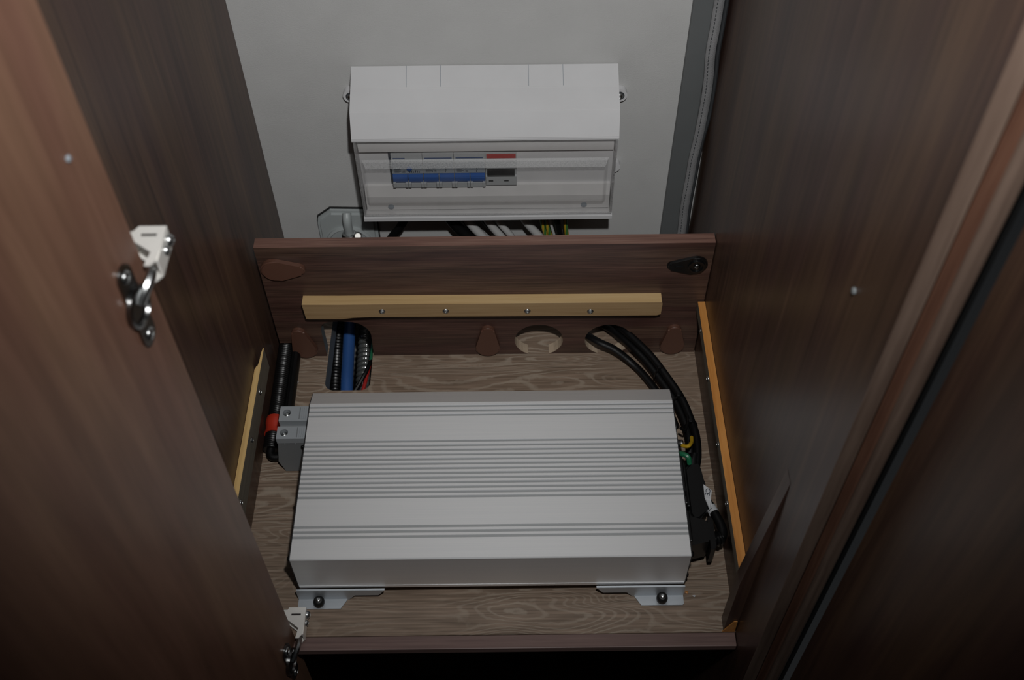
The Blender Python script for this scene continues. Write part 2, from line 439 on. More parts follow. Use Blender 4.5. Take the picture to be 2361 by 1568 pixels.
# cupboard floor with the cable slot: two outlines that meet at the slot's middle
def slot_half(front):
    x0, x1, ya, ybk, r, ym = -0.2345, -0.178, 0.7855, 0.962, 0.012, 0.85
    if front:
        return [(XL, 0.4645), (XR, 0.4645), (XR, ym), (x1, ym)] + arc(x1 - r, ya + r, r, 0, -90, 6) + arc(x0 + r, ya + r, r, -90, -180, 6) + [(x0, ym), (XL, ym)]
    return [(XR, YW), (XL, YW), (XL, ym), (x0, ym)] + arc(x0 + r, ybk - r, r, 180, 90, 6) + arc(x1 - r, ybk - r, r, 90, 0, 6) + [(x1, ym), (XR, ym)]
def slot_side(p, q):
    inside = all(-0.236 < t[0] < -0.176 and 0.78 < t[1] < 0.97 for t in (p, q))
    return 1 if inside else 0
bm = B_()
prism(bm, slot_half(True), 'xy', -0.03, 0.0, 0, side_fn=slot_side)
prism(bm, slot_half(False), 'xy', -0.03, 0.0, 0, side_fn=slot_side)
bad = [f for f in bm.faces if all(abs(v.co.y - 0.85) < 1e-5 for v in f.verts)]
bmesh.ops.delete(bm, geom=bad, context='FACES_ONLY')
bmesh.ops.remove_doubles(bm, verts=bm.verts[:], dist=1e-5)
tag(obj('floor', bm, ['floor', 'slot']), 'limed oak patterned cupboard floor with a rounded cable slot', 'floor', None, 'structure')

bm = B_(); box(bm, XL + 0.046, XR - 0.0005, Y_FRONT, 0.464, -0.010, 0.0002, 0.0008)
tag(obj('trim_1', bm, 'rail'), 'plum brown front rail along the cupboard floor', 'trim', None, 'structure')
bm = B_(); box(bm, XL - 0.03, XR + 0.06, 0.2, YW, Z_LOW - 0.02, Z_LOW)
tag(obj('floor_below', bm, 'wood_x'), 'dark compartment bottom far below the front rail', 'floor', None, 'structure')
# post the door hinges are fixed to
bm = B_(); box(bm, XL + 0.0005, -0.2530, 0.4665, 0.500, Z_LOW, Z_TOP, 0.001)
tag(obj('trim_2', bm, 'wood_z'), 'walnut hinge post hidden behind the open left door', 'trim', None, 'structure')
# rounded bead and flat strip between the right panel and the right door
bm = B_()
pts = [(XR + 0.0127, 0.50), (XR + 0.0127, 0.4135)] + [(XR + 0.0127 + 0.0115 * i / 8, 0.4135 + 0.004 - 0.004 * math.cos(2 * PI * i / 8) * 1.0) for i in range(9)] + [(XR + 0.0242, 0.50)]
prism(bm, pts, 'xy', Z_LOW, Z_TOP)
tag(obj('trim_3', bm, 'wood_red_z'), 'reddish brown grooved strip beside the right panel edge', 'trim', None, 'structure')
bm = B_(); box(bm, XR + 0.0244, XR + 0.0365, 0.409, 0.50, Z_LOW, Z_TOP, 0.004, seg=4)
tag(obj('trim_4', bm, 'wood_edge_z'), 'rounded grey brown strip beside the right door gap', 'trim', None, 'structure')
bm = B_(); box(bm, XR + 0.0366, XR + 0.05, 0.425, 0.50, Z_LOW, Z_TOP)
tag(obj('trim_5', bm, 'rubber'), 'black strip set in for the shaded gap beside the right door', 'trim', None, 'structure')  # solid black strip added where there is only a dark gap

# ---- doors
def slab(E, ang, length, thick, side, z0, z1):
    """door leaf from hinge edge E; opens towards the camera; side=+1 inner face looks to +x"""
    a = math.radians(ang)
    u = Vector((-side * math.sin(a), -math.cos(a), 0)); n = Vector((side * math.cos(a), -math.sin(a), 0))
    E = Vector((E[0], E[1], 0))
    P = [E, E + u * length, E + u * length - n * thick, E - n * thick]
    bm = B_(); prism(bm, [(p.x, p.y) for p in P], 'xy', z0, z1)
    es = [e for e in bm.edges if abs(e.verts[0].co.z - e.verts[1].co.z) > 0.1]
    bmesh.ops.bevel(bm, geom=es, offset=0.0012, segments=2, affect='EDGES')
    return bm, E, u, n
bm, DE, DU, DN = slab((-0.232, 0.463), 8, 0.46, 0.018, 1, Z_LOW + 0.02, Z_TOP - 0.05)
door1 = tag(obj('door_1', bm, 'wood_door'), 'walnut cupboard door swung open on the left with two hinges', 'door', None, 'structure')
bm, RE, RU, RN = slab((XR + 0.042, 0.404), 3, 0.5, 0.018, -1, Z_LOW + 0.02, Z_TOP - 0.05)
door2 = tag(obj('door_2', bm, 'wood_z'), 'walnut cupboard door swung open on the far right', 'door', None, 'structure')

def on_door(s, z, h=0.0):                            # s: distance from the hinge edge along the leaf
    p = DE + DU * s + DN * h
    return Vector((p.x, p.y, z))

def hinge(zt):
    zc = zt - 0.016
    # cup flange lying on the door leaf
    bm = B_()
    pts = [(0.026 + x, zc - 0.003 + y) for x, y in arc(0, 0.027, 0.0085, 0, 180, 10) + arc(0, -0.027, 0.0085, 180, 360, 10)]
    va = [bm.verts.new(on_door(s, z, 0.0003)) for s, z in pts]; vb = [bm.verts.new(on_door(s, z, 0.0022)) for s, z in pts]
    bm.faces.new(va[::-1]); bm.faces.new(vb)
    for i in range(len(pts)):
        j = (i + 1) % len(pts); bm.faces.new((va[i], va[j], vb[j], vb[i]))
    h = obj('hinge', bm, 'chrome_dark', door1, True)
    # cup rim
    bm = B_(); lathe(bm, [(0.0145, 0.0), (0.0145, 0.003), (0.0125, 0.0034), (0.0115, 0.001)], on_door(0.026, zc - 0.003, 0.001), DN, 24)
    obj('hinge_cup', bm, 'chrome_dark', h, True)
    for dz in (0.027, -0.027):
        screw_head('screw', on_door(0.026, zc - 0.003 + dz, 0.0022), DN, 0.0046, h)
    # arm: U-channel whose upper flange is the bright plate seen from above, then a cranked link to the cup
    bm = B_()
    pl = [(-0.2385, 0.4885), (-0.2208, 0.4885), (-0.2212, 0.470), (-0.2218, 0.459), (-0.2252, 0.4545), (-0.2285, 0.4545), (-0.2265, 0.4655), (-0.2385, 0.4745), (-0.2425, 0.482)]
    prism(bm, pl, 'xy', zt - 0.0016, zt, bev=0.0)
    prism(bm, pl, 'xy', zt - 0.0165, zt - 0.0149, bev=0.0)
    box(bm, -0.2224, -0.2208, 0.459, 0.4885, zt - 0.0160, zt - 0.0008, 0.0003)
    obj('hinge_arm', bm, 'chrome', h)
    bm = B_()
    tube(bm, [(-0.2262, 0.4595, zt - 0.008), (-0.2262, 0.452, zt - 0.009), (-0.2285, 0.445, zt - 0.012), on_door(0.024, zc - 0.003, 0.003)], 0.0032, 8, 6, flat=1.3)
    obj('link', bm, 'steel', h, True)
    bm = B_(); box(bm, -0.2521, -0.2405, 0.4760, 0.4880, zt - 0.020, zt - 0.0035, 0.001)
    obj('mounting_plate', bm, 'chrome', h)
    # slot pressed in the upper flange and the adjusting screws on the outer side
    bm = B_(); box(bm, -0.2355, -0.2255, 0.4795, 0.4815, zt - 0.0005, zt + 0.00015)
    obj('pressed_slot', bm, 'chrome_dark', h)
    for y, r in ((0.4835, 0.0042), (0.4745, 0.0034)):
        screw_head('screw', (-0.2210, y, zt - 0.008), (1, 0, 0), r, h, 'steel', 0.9)
hinge(0.590)
hinge(0.020)
bm = B_(); lathe(bm, [(0.0021, 0.0), (0.0021, 0.0010), (0.0014, 0.0016)], on_door(0.029, 0.6957, 0.0002), DN, 14)
obj('bumper', bm, 'brk_top', door1, True)

# ---- rear right corner: slate board, fabric piping, rubber seal
bm = B_(); box(bm, 0.195, 0.2185, 0.9785, 0.9868, -0.02 + 0.0202, Z_TOP, 0.001)
tag(obj('trim_6', bm, 'grey_trim'), 'slate grey board upright in the rear right corner', 'trim', None, 'structure')
bm = B_()
zz = [0.001] + [0.03 * i for i in range(1, 45)]
def wob(z): return 0.0032 * math.exp(-((z - 0.30) / 0.055) ** 2) + 0.0007 * math.sin(z * 31) + 0.0004 * math.sin(z * 83)
tube(bm, [(0.2200 + wob(z), 0.9735, z) for z in zz], 0.0056, 10, 3, flat=0.8, up=(0, 1, 0))
pip = tag(obj('fabric_piping', bm, 'fabric', None, True), 'wavy grey fabric piping running up the rear right corner', 'piping')
bm = B_()
for i in range(170):                                # stitch bumps along the piping
    z = 0.05 + i * 0.0048
    c = Vector((0.2178 + wob(z), 0.9692, z))
    box(bm, c.x - 0.0004, c.x + 0.0004, c.y - 0.0004, c.y + 0.0004, c.z - 0.0013, c.z + 0.0013)
tag(obj('stitching', bm, 'dark_rubber', pip), None, None, None, 'stuff')
bm = B_(); tube(bm, [(0.2268 + 0.8 * wob(z) + (0.0018 if z > 0.24 else 0.0), 0.976, z) for z in zz], 0.0026, 8, 3, flat=2.2, up=(0, 1, 0))
tag(obj('rubber_seal', bm, 'dark_rubber', None, True), 'dark grey rubber seal between fabric piping and right panel', 'seal')

# ================================================================== DIVIDER BOARD
x0, x1, zt = -0.2915, XR - 0.001, 0.2005
def hole_arc(cx, cz, r, n=22):
    h = math.degrees(math.acos(cz / r))              # opening at the bottom edge
    return arc(cx, cz, r, -90 - h, -90 + h - 360, n)
out = [(x0, zt), (x0, 0.0275), (-0.2765, 0.0275), (-0.2755, 0.0)]
out += [(-0.236, 0.0), (-0.2365, 0.045)] + arc(-0.2225, 0.0545, 0.0135, 180, 95, 5) + [(-0.212, 0.0685)] + arc(-0.2030, 0.0405, 0.0275, 82, 0, 8) + [(-0.1765, 0.0)]
out += hole_arc(0.0335, 0.0275, 0.0305)
out += hole_arc(0.1205, 0.0270, 0.0295)
out += [(x1, 0.0), (x1, zt)]
def bmat(p, q):
    if abs(p[1] - zt) < 1e-3 and abs(q[1] - zt) < 1e-3: return 1
    mx_ = (p[0] + q[0]) / 2
    if 0.0 < mx_ < 0.16 and (p[1] > 0 or q[1] > 0): return 2
    if -0.24 < mx_ < -0.17: return 3
    return 0
bm = B_(); prism(bm, [(x, z + 0.0003) for x, z in out], 'xz', YB, YB + BT, 0, side_fn=bmat)
tag(obj('divider_board', bm, ['wood_x', 'wood_edge', 'raw', 'slot']), 'walnut laminate divider board with two round holes and a slot, standing behind the inverter', 'board')

def cap(c1, r1, c2, r2, label, mat='cap', name='fitting_cover', th=0.0055, group='brown teardrop fitting covers'):
    bm = B_(); prism(bm, teardrop(c1, r1, c2, r2), 'xz', YB - 0.0002 - th, YB - 0.0002, 0)
    ed = [e for e in bm.edges if all(abs(v.co.y - (YB - 0.0002 - th)) < 1e-6 for v in e.verts)]
    bmesh.ops.bevel(bm, geom=ed, offset=0.0018, segments=3, affect='EDGES')
    return tag(obj(name, bm, mat, None, True), label, 'cover', group)
cap((-0.2725, 0.1660), 0.0165, (-0.2455, 0.1668), 0.0078, 'brown teardrop cover lying sideways at the top left of the divider board')
cap((-0.2610, 0.0175), 0.0155, (-0.2645, 0.0500), 0.0085, 'brown teardrop cover upright beside the black conduit, left of the cable slot')
cap((-0.0308, 0.0175), 0.0155, (-0.0300, 0.0500), 0.0085, 'brown teardrop cover upright left of the empty round hole')
cap((0.2015, 0.0170), 0.0155, (0.2012, 0.0480), 0.0085, 'brown teardrop cover upright at the lower right corner of the divider board')
blk = cap((0.2128, 0.1655), 0.0140, (0.1862, 0.1652), 0.0062, 'black teardrop fitting without its cover at the top right of the divider board', 'black', 'cam_fitting', 0.004, None)
screw_head('screw', (0.2140, YB - 0.0042, 0.1660), (0, -1, 0), 0.0042, blk, 'chrome_dark', 0.6)
bm = B_()
ro = arc(0.2135, 0.1657, 0.0098, 0, 360, 28)[:-1]; ri = arc(0.2135, 0.1657, 0.0074, 0, 360, 28)[:-1]
va = [bm.verts.new((p[0], YB - 0.0042, p[1])) for p in ro]; vb = [bm.verts.new((p[0], YB - 0.0062, p[1])) for p in ro]
vc = [bm.verts.new((p[0], YB - 0.0062, p[1])) for p in ri]; vd = [bm.verts.new((p[0], YB - 0.0042, p[1])) for p in ri]
for i in range(28):
    j = (i + 1) % 28
    for a, b in ((va, vb), (vb, vc), (vc, vd)): bm.faces.new((a[i], a[j], b[j], b[i]))
obj('cam_ring', bm, 'black', blk)
bm = B_(); box(bm, 0.1895, 0.1985, YB - 0.0052, YB - 0.0041, 0.1640, 0.1668, 0.0004)
obj('rib', bm, 'black', blk)

# ================================================================== BATTENS
yb0 = YB - 0.0145
bt = [(-0.2482, 0.1180), (-0.2050, 0.1172), (-0.10, 0.1168), (0.05, 0.1160), (0.1780, 0.1152), (0.1789, 0.1120),
      (0.1785, 0.0935), (0.1740, 0.0912), (0.10, 0.0918), (-0.02, 0.0926), (-0.12, 0.0934), (-0.165, 0.0938), (-0.190, 0.0928), (-0.205, 0.0905), (-0.2440, 0.0912), (-0.2470, 0.0922)]
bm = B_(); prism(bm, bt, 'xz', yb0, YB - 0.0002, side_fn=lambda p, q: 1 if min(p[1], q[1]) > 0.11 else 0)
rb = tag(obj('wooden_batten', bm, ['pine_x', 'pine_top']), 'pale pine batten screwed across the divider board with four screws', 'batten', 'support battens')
for x, z in ((-0.1546, 0.1045), (-0.0787, 0.1037), (0.0186, 0.1020), (0.0938, 0.1003)):
    screw_head('screw', (x, yb0, z), (0, -1, 0), 0.0040, rb)

# left: rough sawn rear end
zb, zt_, xi = 0.0590, 0.0950, XL + 0.0070
bm = B_()
edge = [(XL + 0.0003, 0.7480), (XL + 0.0022, 0.7530), (XL + 0.0030, 0.7520), (XL + 0.0042, 0.7600), (XL + 0.0046, 0.7720), (XL + 0.0058, 0.7790), (xi, 0.7785)]
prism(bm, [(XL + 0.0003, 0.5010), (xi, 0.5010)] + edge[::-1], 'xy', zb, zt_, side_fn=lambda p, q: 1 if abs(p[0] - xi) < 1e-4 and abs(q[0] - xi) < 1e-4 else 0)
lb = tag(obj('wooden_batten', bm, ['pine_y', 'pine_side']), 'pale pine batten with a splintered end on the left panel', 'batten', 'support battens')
for y in (0.7255, 0.6595, 0.58):
    screw_head('screw', (xi, y, 0.0815), (1, 0, 0), 0.0038, lb)
# right: orange-stained
bm = B_()
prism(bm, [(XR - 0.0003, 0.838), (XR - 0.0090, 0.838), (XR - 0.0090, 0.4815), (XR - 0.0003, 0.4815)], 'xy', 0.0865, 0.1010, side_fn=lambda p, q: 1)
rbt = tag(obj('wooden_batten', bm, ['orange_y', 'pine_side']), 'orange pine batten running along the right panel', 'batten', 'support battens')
for y in (0.800, 0.729, 0.640, 0.566):
    screw_head('screw', (XR - 0.0090, y, 0.0925), (-1, 0, 0), 0.0036, rbt)
bm = B_(); prism(bm, [(0.2199, 0.0003), (XR - 0.0002, 0.0003), (XR - 0.0002, 0.300), (0.2199, 0.110)], 'xz', 0.4658, 0.4805)
tag(obj('trim_7', bm, 'wood_z'), 'narrow tapering walnut filler against the right panel behind the front rail', 'trim', None, 'structure')
bm = B_(); prism(bm, [(0.2185, 0.0004), (0.2318, 0.0004), (0.2310, 0.0250), (0.2275, 0.0250)], 'xz', 0.4645, 0.4656)
tag(obj('corner_block', bm, 'orange_y'), 'small orange wooden wedge in the front right floor corner', 'block')

# ================================================================== INVERTER
IX0, IX1, IYF, IYB, IZ0, IZ1 = -0.2310, 0.1818, 0.5095, 0.7045, 0.0225, 0.0864
inv = thing('power_inverter', ((IX0 + IX1) / 2, (IYF + IYB) / 2, 0.0), 'silver ribbed aluminium power inverter lying on the oak floor', 'inverter')
prof = [(IYF, 0.0275), (IYF, IZ1 - 0.0012), (IYF + 0.0012, IZ1)]
grooves = [1236.5, 1224.7, 1213.0] + [1145 - i * 10.66 for i in range(13)] + [957, 947.5, 938]
def y_of(v):                                         # image row -> depth of that line on the lid, from the measured rows
    pts_ = [(930, 0.7045), (960, 0.6854), (1007, 0.6581), (1145, 0.5821), (1203, 0.5519), (1238, 0.5342), (1288, 0.5100)]
    for (a, ya), (b, yb_) in zip(pts_, pts_[1:]):
        if v <= b: return ya + (yb_ - ya) * (v - a) / (b - a)
    return pts_[-1][1]
for g in grooves:
    y = y_of(g); w = 0.0010; d = 0.0005
    prof += [(y - w - 0.0005, IZ1), (y - w, IZ1 - d), (y + w, IZ1 - d), (y + w + 0.0005, IZ1)]
prof += [(IYB, IZ1), (IYB + 0.0205, IZ1 - 0.0080), (IYB + 0.0205, 0.0275)]
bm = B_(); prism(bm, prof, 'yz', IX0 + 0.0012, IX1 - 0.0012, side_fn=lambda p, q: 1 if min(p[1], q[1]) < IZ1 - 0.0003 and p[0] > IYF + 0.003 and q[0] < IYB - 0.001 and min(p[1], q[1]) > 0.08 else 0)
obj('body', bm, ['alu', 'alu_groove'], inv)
bm = B_(); box(bm, IX0 + 0.0015, IX1 - 0.0015, IYF - 0.0003, IYB + 0.0205, IZ0, 0.0272)
obj('base_plate', bm, 'alu', inv)
for x in (IX0, IX1 - 0.0011):
    bm = B_(); prism(bm, [(IYF + 0.0005, IZ0 + 0.001), (IYF + 0.0005, IZ1 - 0.001), (IYB, IZ1 - 0.001), (IYB + 0.0195, IZ1 - 0.0085), (IYB + 0.0195, IZ0 + 0.001)], 'yz', x, x + 0.0011)
    ep = obj('end_plate', bm, 'plate', inv)
    sgn = -1 if x < 0 else 1
    for y, z in ((0.7135, 0.070), (0.587, 0.078), (0.5145, 0.080), (0.5145, 0.034)):
        screw_head('screw', (x if sgn < 0 else x + 0.0011, y, z), (sgn, 0, 0), 0.0034, ep, 'black', 0.8)
def bracket(mir):
    # local u runs from the inverter's end inwards
    def X(u): return (-0.2335 + u) if not mir else (0.1815 - u)
    bm = B_()
    sh = [(0, 0.0003), (0.0540, 0.0003), (0.0615, 0.0105), (0.0870, 0.0105), (0.0945, 0.0224), (0, 0.0224)]
    prism(bm, [(X(u), z) for u, z in sh], 'xz', 0.5058, 0.5078)
    fl_ = [(0, 0.5076), (0.0540, 0.5076), (0.0460, 0.4948), (0.0015, 0.4948), (0, 0.4965)]
    prism(bm, [(X(u), y) for u, y in fl_], 'xy', 0.0003, 0.0020)
    b = obj('mounting_bracket', bm, 'alu_b', inv)
    # top fold of the bracket under the case
    bm = B_(); prism(bm, [(X(u), y) for u, y in [(0, 0.5078), (0.0945, 0.5078), (0.0945, 0.5060), (0, 0.5060)]], 'xy', 0.0218, 0.0228)
    obj('folded_lip', bm, 'alu_b', b)
    cx_ = -0.2102 if not mir else 0.1577
    bm = B_(); lathe(bm, [(0.0042, 0.0020), (0.0044, 0.0035), (0.0058, 0.0060), (0.0061, 0.0085), (0.0056, 0.0110), (0.0042, 0.0130), (0.0034, 0.0134)], (cx_, 0.5000, 0), n=22)
    g = obj('rubber_grommet', bm, 'rubber', b, True)
    screw_head('screw', (cx_, 0.5000, 0.0133), (0, 0, 1), 0.0029, b, 'steel', 0.5)
bracket(False); bracket(True)
# rear feet, out of sight under the case
for xx in (-0.2, 0.15):
    bm = B_(); box(bm, xx - 0.03, xx + 0.03, 0.712, 0.7225, 0.0003, 0.0224, 0.0005)
    obj('rear_foot', bm, 'alu_b', inv)
# sockets and earth stud on the right-hand end
for y0, y1 in ((0.535, 0.572), (0.580, 0.640)):
    bm = B_(); box(bm, IX1 - 0.001, IX1 + 0.0055, y0, y1, 0.026, 0.0700, 0.0012)
    obj('power_socket', bm, 'black', inv)
bm = B_(); lathe(bm, [(0.006, 0.0), (0.006, 0.004), (0.0045, 0.006), (0.0045, 0.010), (0.003, 0.0115)], (IX1, 0.668, 0.052), (1, 0, 0), 16)
obj('earth_stud', bm, 'steel', inv, True)
bm = B_(); lathe(bm, [(0.0035, 0.0), (0.0035, 0.006), (0.002, 0.007)], (IX1, 0.690, 0.052), (1, 0, 0), 12)
obj('earth_stud', bm, 'black', inv, True)

# ---- terminal block on the left-hand end
TX0, TX1 = -0.2665, IX0 - 0.0035
tb = thing('terminal_block', (-0.25, 0.69, 0.0), 'grey twin battery terminal block with two screws left of the inverter', 'terminal')
bm = B_()
prism(bm, [(TX0, 0.060), (TX0 - 0.0060, 0.022), (TX0 - 0.0010, 0.0008), (TX1, 0.0008), (TX1, 0.0615), (TX0, 0.0615)], 'xz', 0.6690, 0.7120)
obj('base', bm, 'tgrey_d', tb)
for y0, y1, ys in ((0.6925, 0.7125, 0.7035), (0.6680, 0.6848, 0.6765)):
    cx_, r = -0.2590, 0.0046
    bm = B_()
    # lid with a round screw well: ring of quads around the hole
    n = 20
    ring = [Vector((cx_ + r * math.cos(2 * PI * i / n), ys + r * math.sin(2 * PI * i / n), 0.0705)) for i in range(n)]
    low = [Vector((p.x, p.y, 0.0630)) for p in ring]
    def to_box(p):
        d = Vector((p.x - cx_, p.y - ys)); 
        t = min([((TX1 if d.x > 0 else TX0 - 0.0005) - cx_) / d.x if abs(d.x) > 1e-9 else 1e9, ((y1 if d.y > 0 else y0) - ys) / d.y if abs(d.y) > 1e-9 else 1e9])
        return Vector((cx_ + d.x * t, ys + d.y * t, 0.0705))
    outer = [to_box(p) for p in ring]
    R1 = [bm.verts.new(p) for p in ring]; R0 = [bm.verts.new(p) for p in low]; RO = [bm.verts.new(p) for p in outer]
    RB = [bm.verts.new(Vector((p.x, p.y, 0.0612))) for p in outer]
    for i in range(n):
        j = (i + 1) % n
        for a, b in ((R0, R1), (R1, RO), (RO, RB)): bm.faces.new((a[i], a[j], b[j], b[i]))
    for c in ((TX0 - 0.0005, y0), (TX0 - 0.0005, y1), (TX1, y0), (TX1, y1)):
        k = max(range(n), key=lambda q: (outer[q] - Vector((cx_, ys, 0.0705))).normalized().dot((Vector((c[0], c[1], 0.0705)) - Vector((cx_, ys, 0.0705))).normalized()))
        RO[k].co = (c[0], c[1], 0.0705); RB[k].co = (c[0], c[1], 0.0612)
    t = obj('terminal', bm, 'tgrey_l', tb)
    screw_head('screw', (cx_, ys, 0.0640), (0, 0, 1), 0.0042, t, 'steel', 0.9)
    for k in range(4):
        bm = B_(); box(bm, -0.2445 + k * 0.0022, -0.2435 + k * 0.0022, y0 + 0.002, y1 - 0.002, 0.0703, 0.0712)
        obj('ridge', bm, 'tgrey_d' if k == 0 else 'tgrey_l', t)
for x in (-0.259, -0.247):
    bm = B_(); lathe(bm, [(0.0009, 0), (0.0007, 0.0004)], (x, 0.6690, 0.0585), (0, -1, 0), 8)
    obj('rivet', bm, 'tgrey_l', tb)
screw_head('screw', (-0.2385, 0.6690, 0.052), (0, -1, 0), 0.0036, tb, 'black', 0.8)

# ---- black corrugated conduit and cable along the left panel
def corr(r, amp, pitch): return lambda L, t: r + amp * math.sin(2 * PI * L / pitch)
bm = B_(); tube(bm, [(-0.2872, 0.853 + 0.03, 0.0125), (-0.2872, 0.853, 0.0125), (-0.2866, 0.80, 0.0125), (-0.2862, 0.745, 0.0125), (-0.2858, 0.690, 0.0135)], 0.0090, 12, 110, rfn=corr(0.0092, 0.0005, 0.0029))
cd = tag(obj('corrugated_conduit', bm, 'black', None, True), 'black ribbed conduit with red tape along the left panel', 'conduit')
bm = B_(); tube(bm, [(-0.2861, 0.735, 0.0128), (-0.2860, 0.7235, 0.0131), (-0.2858, 0.712, 0.0132)], 0.0112, 14, 5, rfn=lambda L, t: 0.0108 + 0.0006 * math.sin(t * 7))
obj('red_tape', bm, 'red_tape', cd, True)
bm = B_(); tube(bm, [(-0.2858, 0.6915, 0.0135), (-0.2862, 0.686, 0.0130), (-0.2835, 0.6815, 0.0125), (-0.2770, 0.681, 0.0125), (-0.2672, 0.684, 0.014)], 0.0048, 10, 8)
obj('cable_tail', bm, 'black_soft', cd, True)
bm = B_(); tube(bm, [(-0.2738 - 0.003, 0.875, 0.0085), (-0.2735 - 0.003, 0.852, 0.0085), (-0.2735, 0.83, 0.0095), (-0.2725, 0.76, 0.0095), (-0.2712, 0.721, 0.0095)], 0.0058, 10, 8, flat=1.5)
tag(obj('battery_cable', bm, 'black_soft', None, True), 'thick black cable beside the ribbed conduit, ending at the terminal block', 'cable')

# ================================================================== CONSUMER UNIT
UX0, UX1 = -0.1765, 0.1218
def UY(d): return YW - d
cu = thing('consumer_unit', ((UX0 + UX1) / 2, YW, 0.158), 'white plastic consumer unit with a clear door mounted on the rear wall', 'fuse box')
prof = [(UY(0.0002), 0.338), (UY(0.025), 0.3255), (UY(0.052), 0.3150), (UY(0.067), 0.2880), (UY(0.067), 0.2838), (UY(0.048), 0.2838), (UY(0.048), 0.1675), (UY(0.0665), 0.1660), (UY(0.0665), 0.1590), (UY(0.060), 0.1585), (UY(0.0002), 0.1585)]
bm = B_(); prism(bm, prof, 'yz', UX0, UX1)
es = [e for e in bm.edges if abs(e.verts[0].co.x - e.verts[1].co.x) > 0.1]
bmesh.ops.bevel(bm, geom=es, offset=0.0009, segments=2, affect='EDGES')
obj('cover', bm, 'white_pl', cu)
# inner fascia: shelf above the breakers and raised lower band
bm = B_(); prism(bm, [(UY(0.0479), 0.2830), (UY(0.058), 0.2830), (UY(0.0555), 0.2600), (UY(0.0479), 0.2545)], 'yz', UX0 + 0.004, UX1 - 0.004)
obj('upper_fascia', bm, 'white_in', cu)
bm = B_(); prism(bm, [(UY(0.0479), 0.2040), (UY(0.0515), 0.2035), (UY(0.056), 0.1900), (UY(0.056), 0.1690), (UY(0.0479), 0.1690)], 'yz', UX0 + 0.004, UX1 - 0.004)
obj('lower_fascia', bm, 'white_in', cu)
for x in (-0.1435, 0.0880):
    bm = B_(); lathe(bm, [(0.0036, 0.0), (0.0036, 0.0012), (0.003, 0.0014)], (x, UY(0.056), 0.1745), (0, -1, 0), 18)
    obj('cover_screw', bm, 'brk_top', cu, True)
# knock-out panels in the sloping top
sl = math.atan2(0.338 - 0.3255, 0.025)
for xa, xb in ((-0.1145, -0.0765), (0.0215, 0.0600)):
    for xx in (xa, xb):
        bm = B_()
        y0_, z0_ = UY(0.0235), 0.338 - 0.0235 * math.tan(sl)
        y1_, z1_ = UY(0.0010), 0.338 - 0.0010 * math.tan(sl)
        vs_ = [bm.verts.new(p) for p in ((xx - 0.0003, y0_, z0_ + 0.0003), (xx + 0.0003, y0_, z0_ + 0.0003), (xx + 0.0003, y1_, z1_ + 0.0003), (xx - 0.0003, y1_, z1_ + 0.0003))]
        vb = [bm.verts.new(v.co - Vector((0, 0, 0.0012))) for v in vs_]
        bm.faces.new(vs_); bm.faces.new(vb[::-1])
        for i in range(4): bm.faces.new((vs_[i], vb[i], vb[(i + 1) % 4], vs_[(i + 1) % 4]))
        obj('knockout_score', bm, 'brk_top', cu)
# fixing lugs
for x, z, sgn in ((UX0 - 0.0040, 0.3015, -1), (UX1 + 0.0038, 0.2985, 1), (UX1 + 0.0035, 0.1900, 1)):
    bm = B_()
    lp = arc(x, z, 0.0088, 90, 270, 12) if sgn < 0 else arc(x, z, 0.0088, -90, 90, 12)
    inner = UX0 + 0.001 if sgn < 0 else UX1 - 0.001
    lp = lp + ([(inner, z - 0.0088), (inner, z + 0.0088)] if sgn < 0 else [(inner, z + 0.0088), (inner, z - 0.0088)])
    prism(bm, lp, 'xz', UY(0.008), UY(0.0003))
    lg = obj('fixing_lug', bm, 'white_pl', cu)
    if z > 0.25:
        bm = B_(); lathe(bm, [(0.0056, 0.0), (0.0056, 0.0006)], (x, UY(0.008), z), (0, -1, 0), 18)
        obj('screw_well', bm, 'dark_rubber', lg)
        screw_head('screw', (x, UY(0.0084), z), (0, -1, 0), 0.0042, lg, 'steel', 0.7)
# clear door: flat sheet with a raised rectangular window and side returns
bm = B_()
def ring_rect(x0, x1, z0, z1, d): return [bm.verts.new((x, UY(d), z)) for x, z in ((x0, z0), (x1, z0), (x1, z1), (x0, z1))]
dx0, dx1, dz0, dz1 = UX0 + 0.0012, UX1 - 0.0012, 0.1678, 0.2828
rs = [ring_rect(dx0, dx1, dz0, dz1, 0.0490), ring_rect(dx0, dx1, dz0, dz1, 0.0630), ring_rect(dx0 + 0.001, dx1 - 0.001, dz0 + 0.001, dz1 - 0.001, 0.0642),
      ring_rect(-0.1690, 0.1125, 0.1905, 0.2560, 0.0642), ring_rect(-0.1650, 0.1085, 0.1930, 0.2478, 0.0705)]
for a, b in zip(rs, rs[1:]):
    for i in range(4): bm.faces.new((a[i], a[(i + 1) % 4], b[(i + 1) % 4], b[i]))
bm.faces.new(rs[-1])
bm.faces.ensure_lookup_table()
for f in bm.faces:
    c = f.calc_center_median()
    if 0.247 < c.z < 0.257 and f.calc_area() < 0.01: f.material_index = 1
cdoor = obj('clear_door', bm, ['clear', 'frost_glint'], cu)
for x in (dx0 + 0.0006, dx1 - 0.0006):               # thick moulded side edges
    bm = B_(); box(bm, x - 0.0012, x + 0.0012, UY(0.0650), UY(0.0500), dz0, dz1, 0.0004)
    obj('moulded_edge', bm, 'frost_glint', cdoor)
bm = B_(); box(bm, dx0, dx1, UY(0.0664), UY(0.0640), dz0, dz0 + 0.0022, 0.0005)
obj('bottom_lip', bm, 'frost_glint', cdoor)

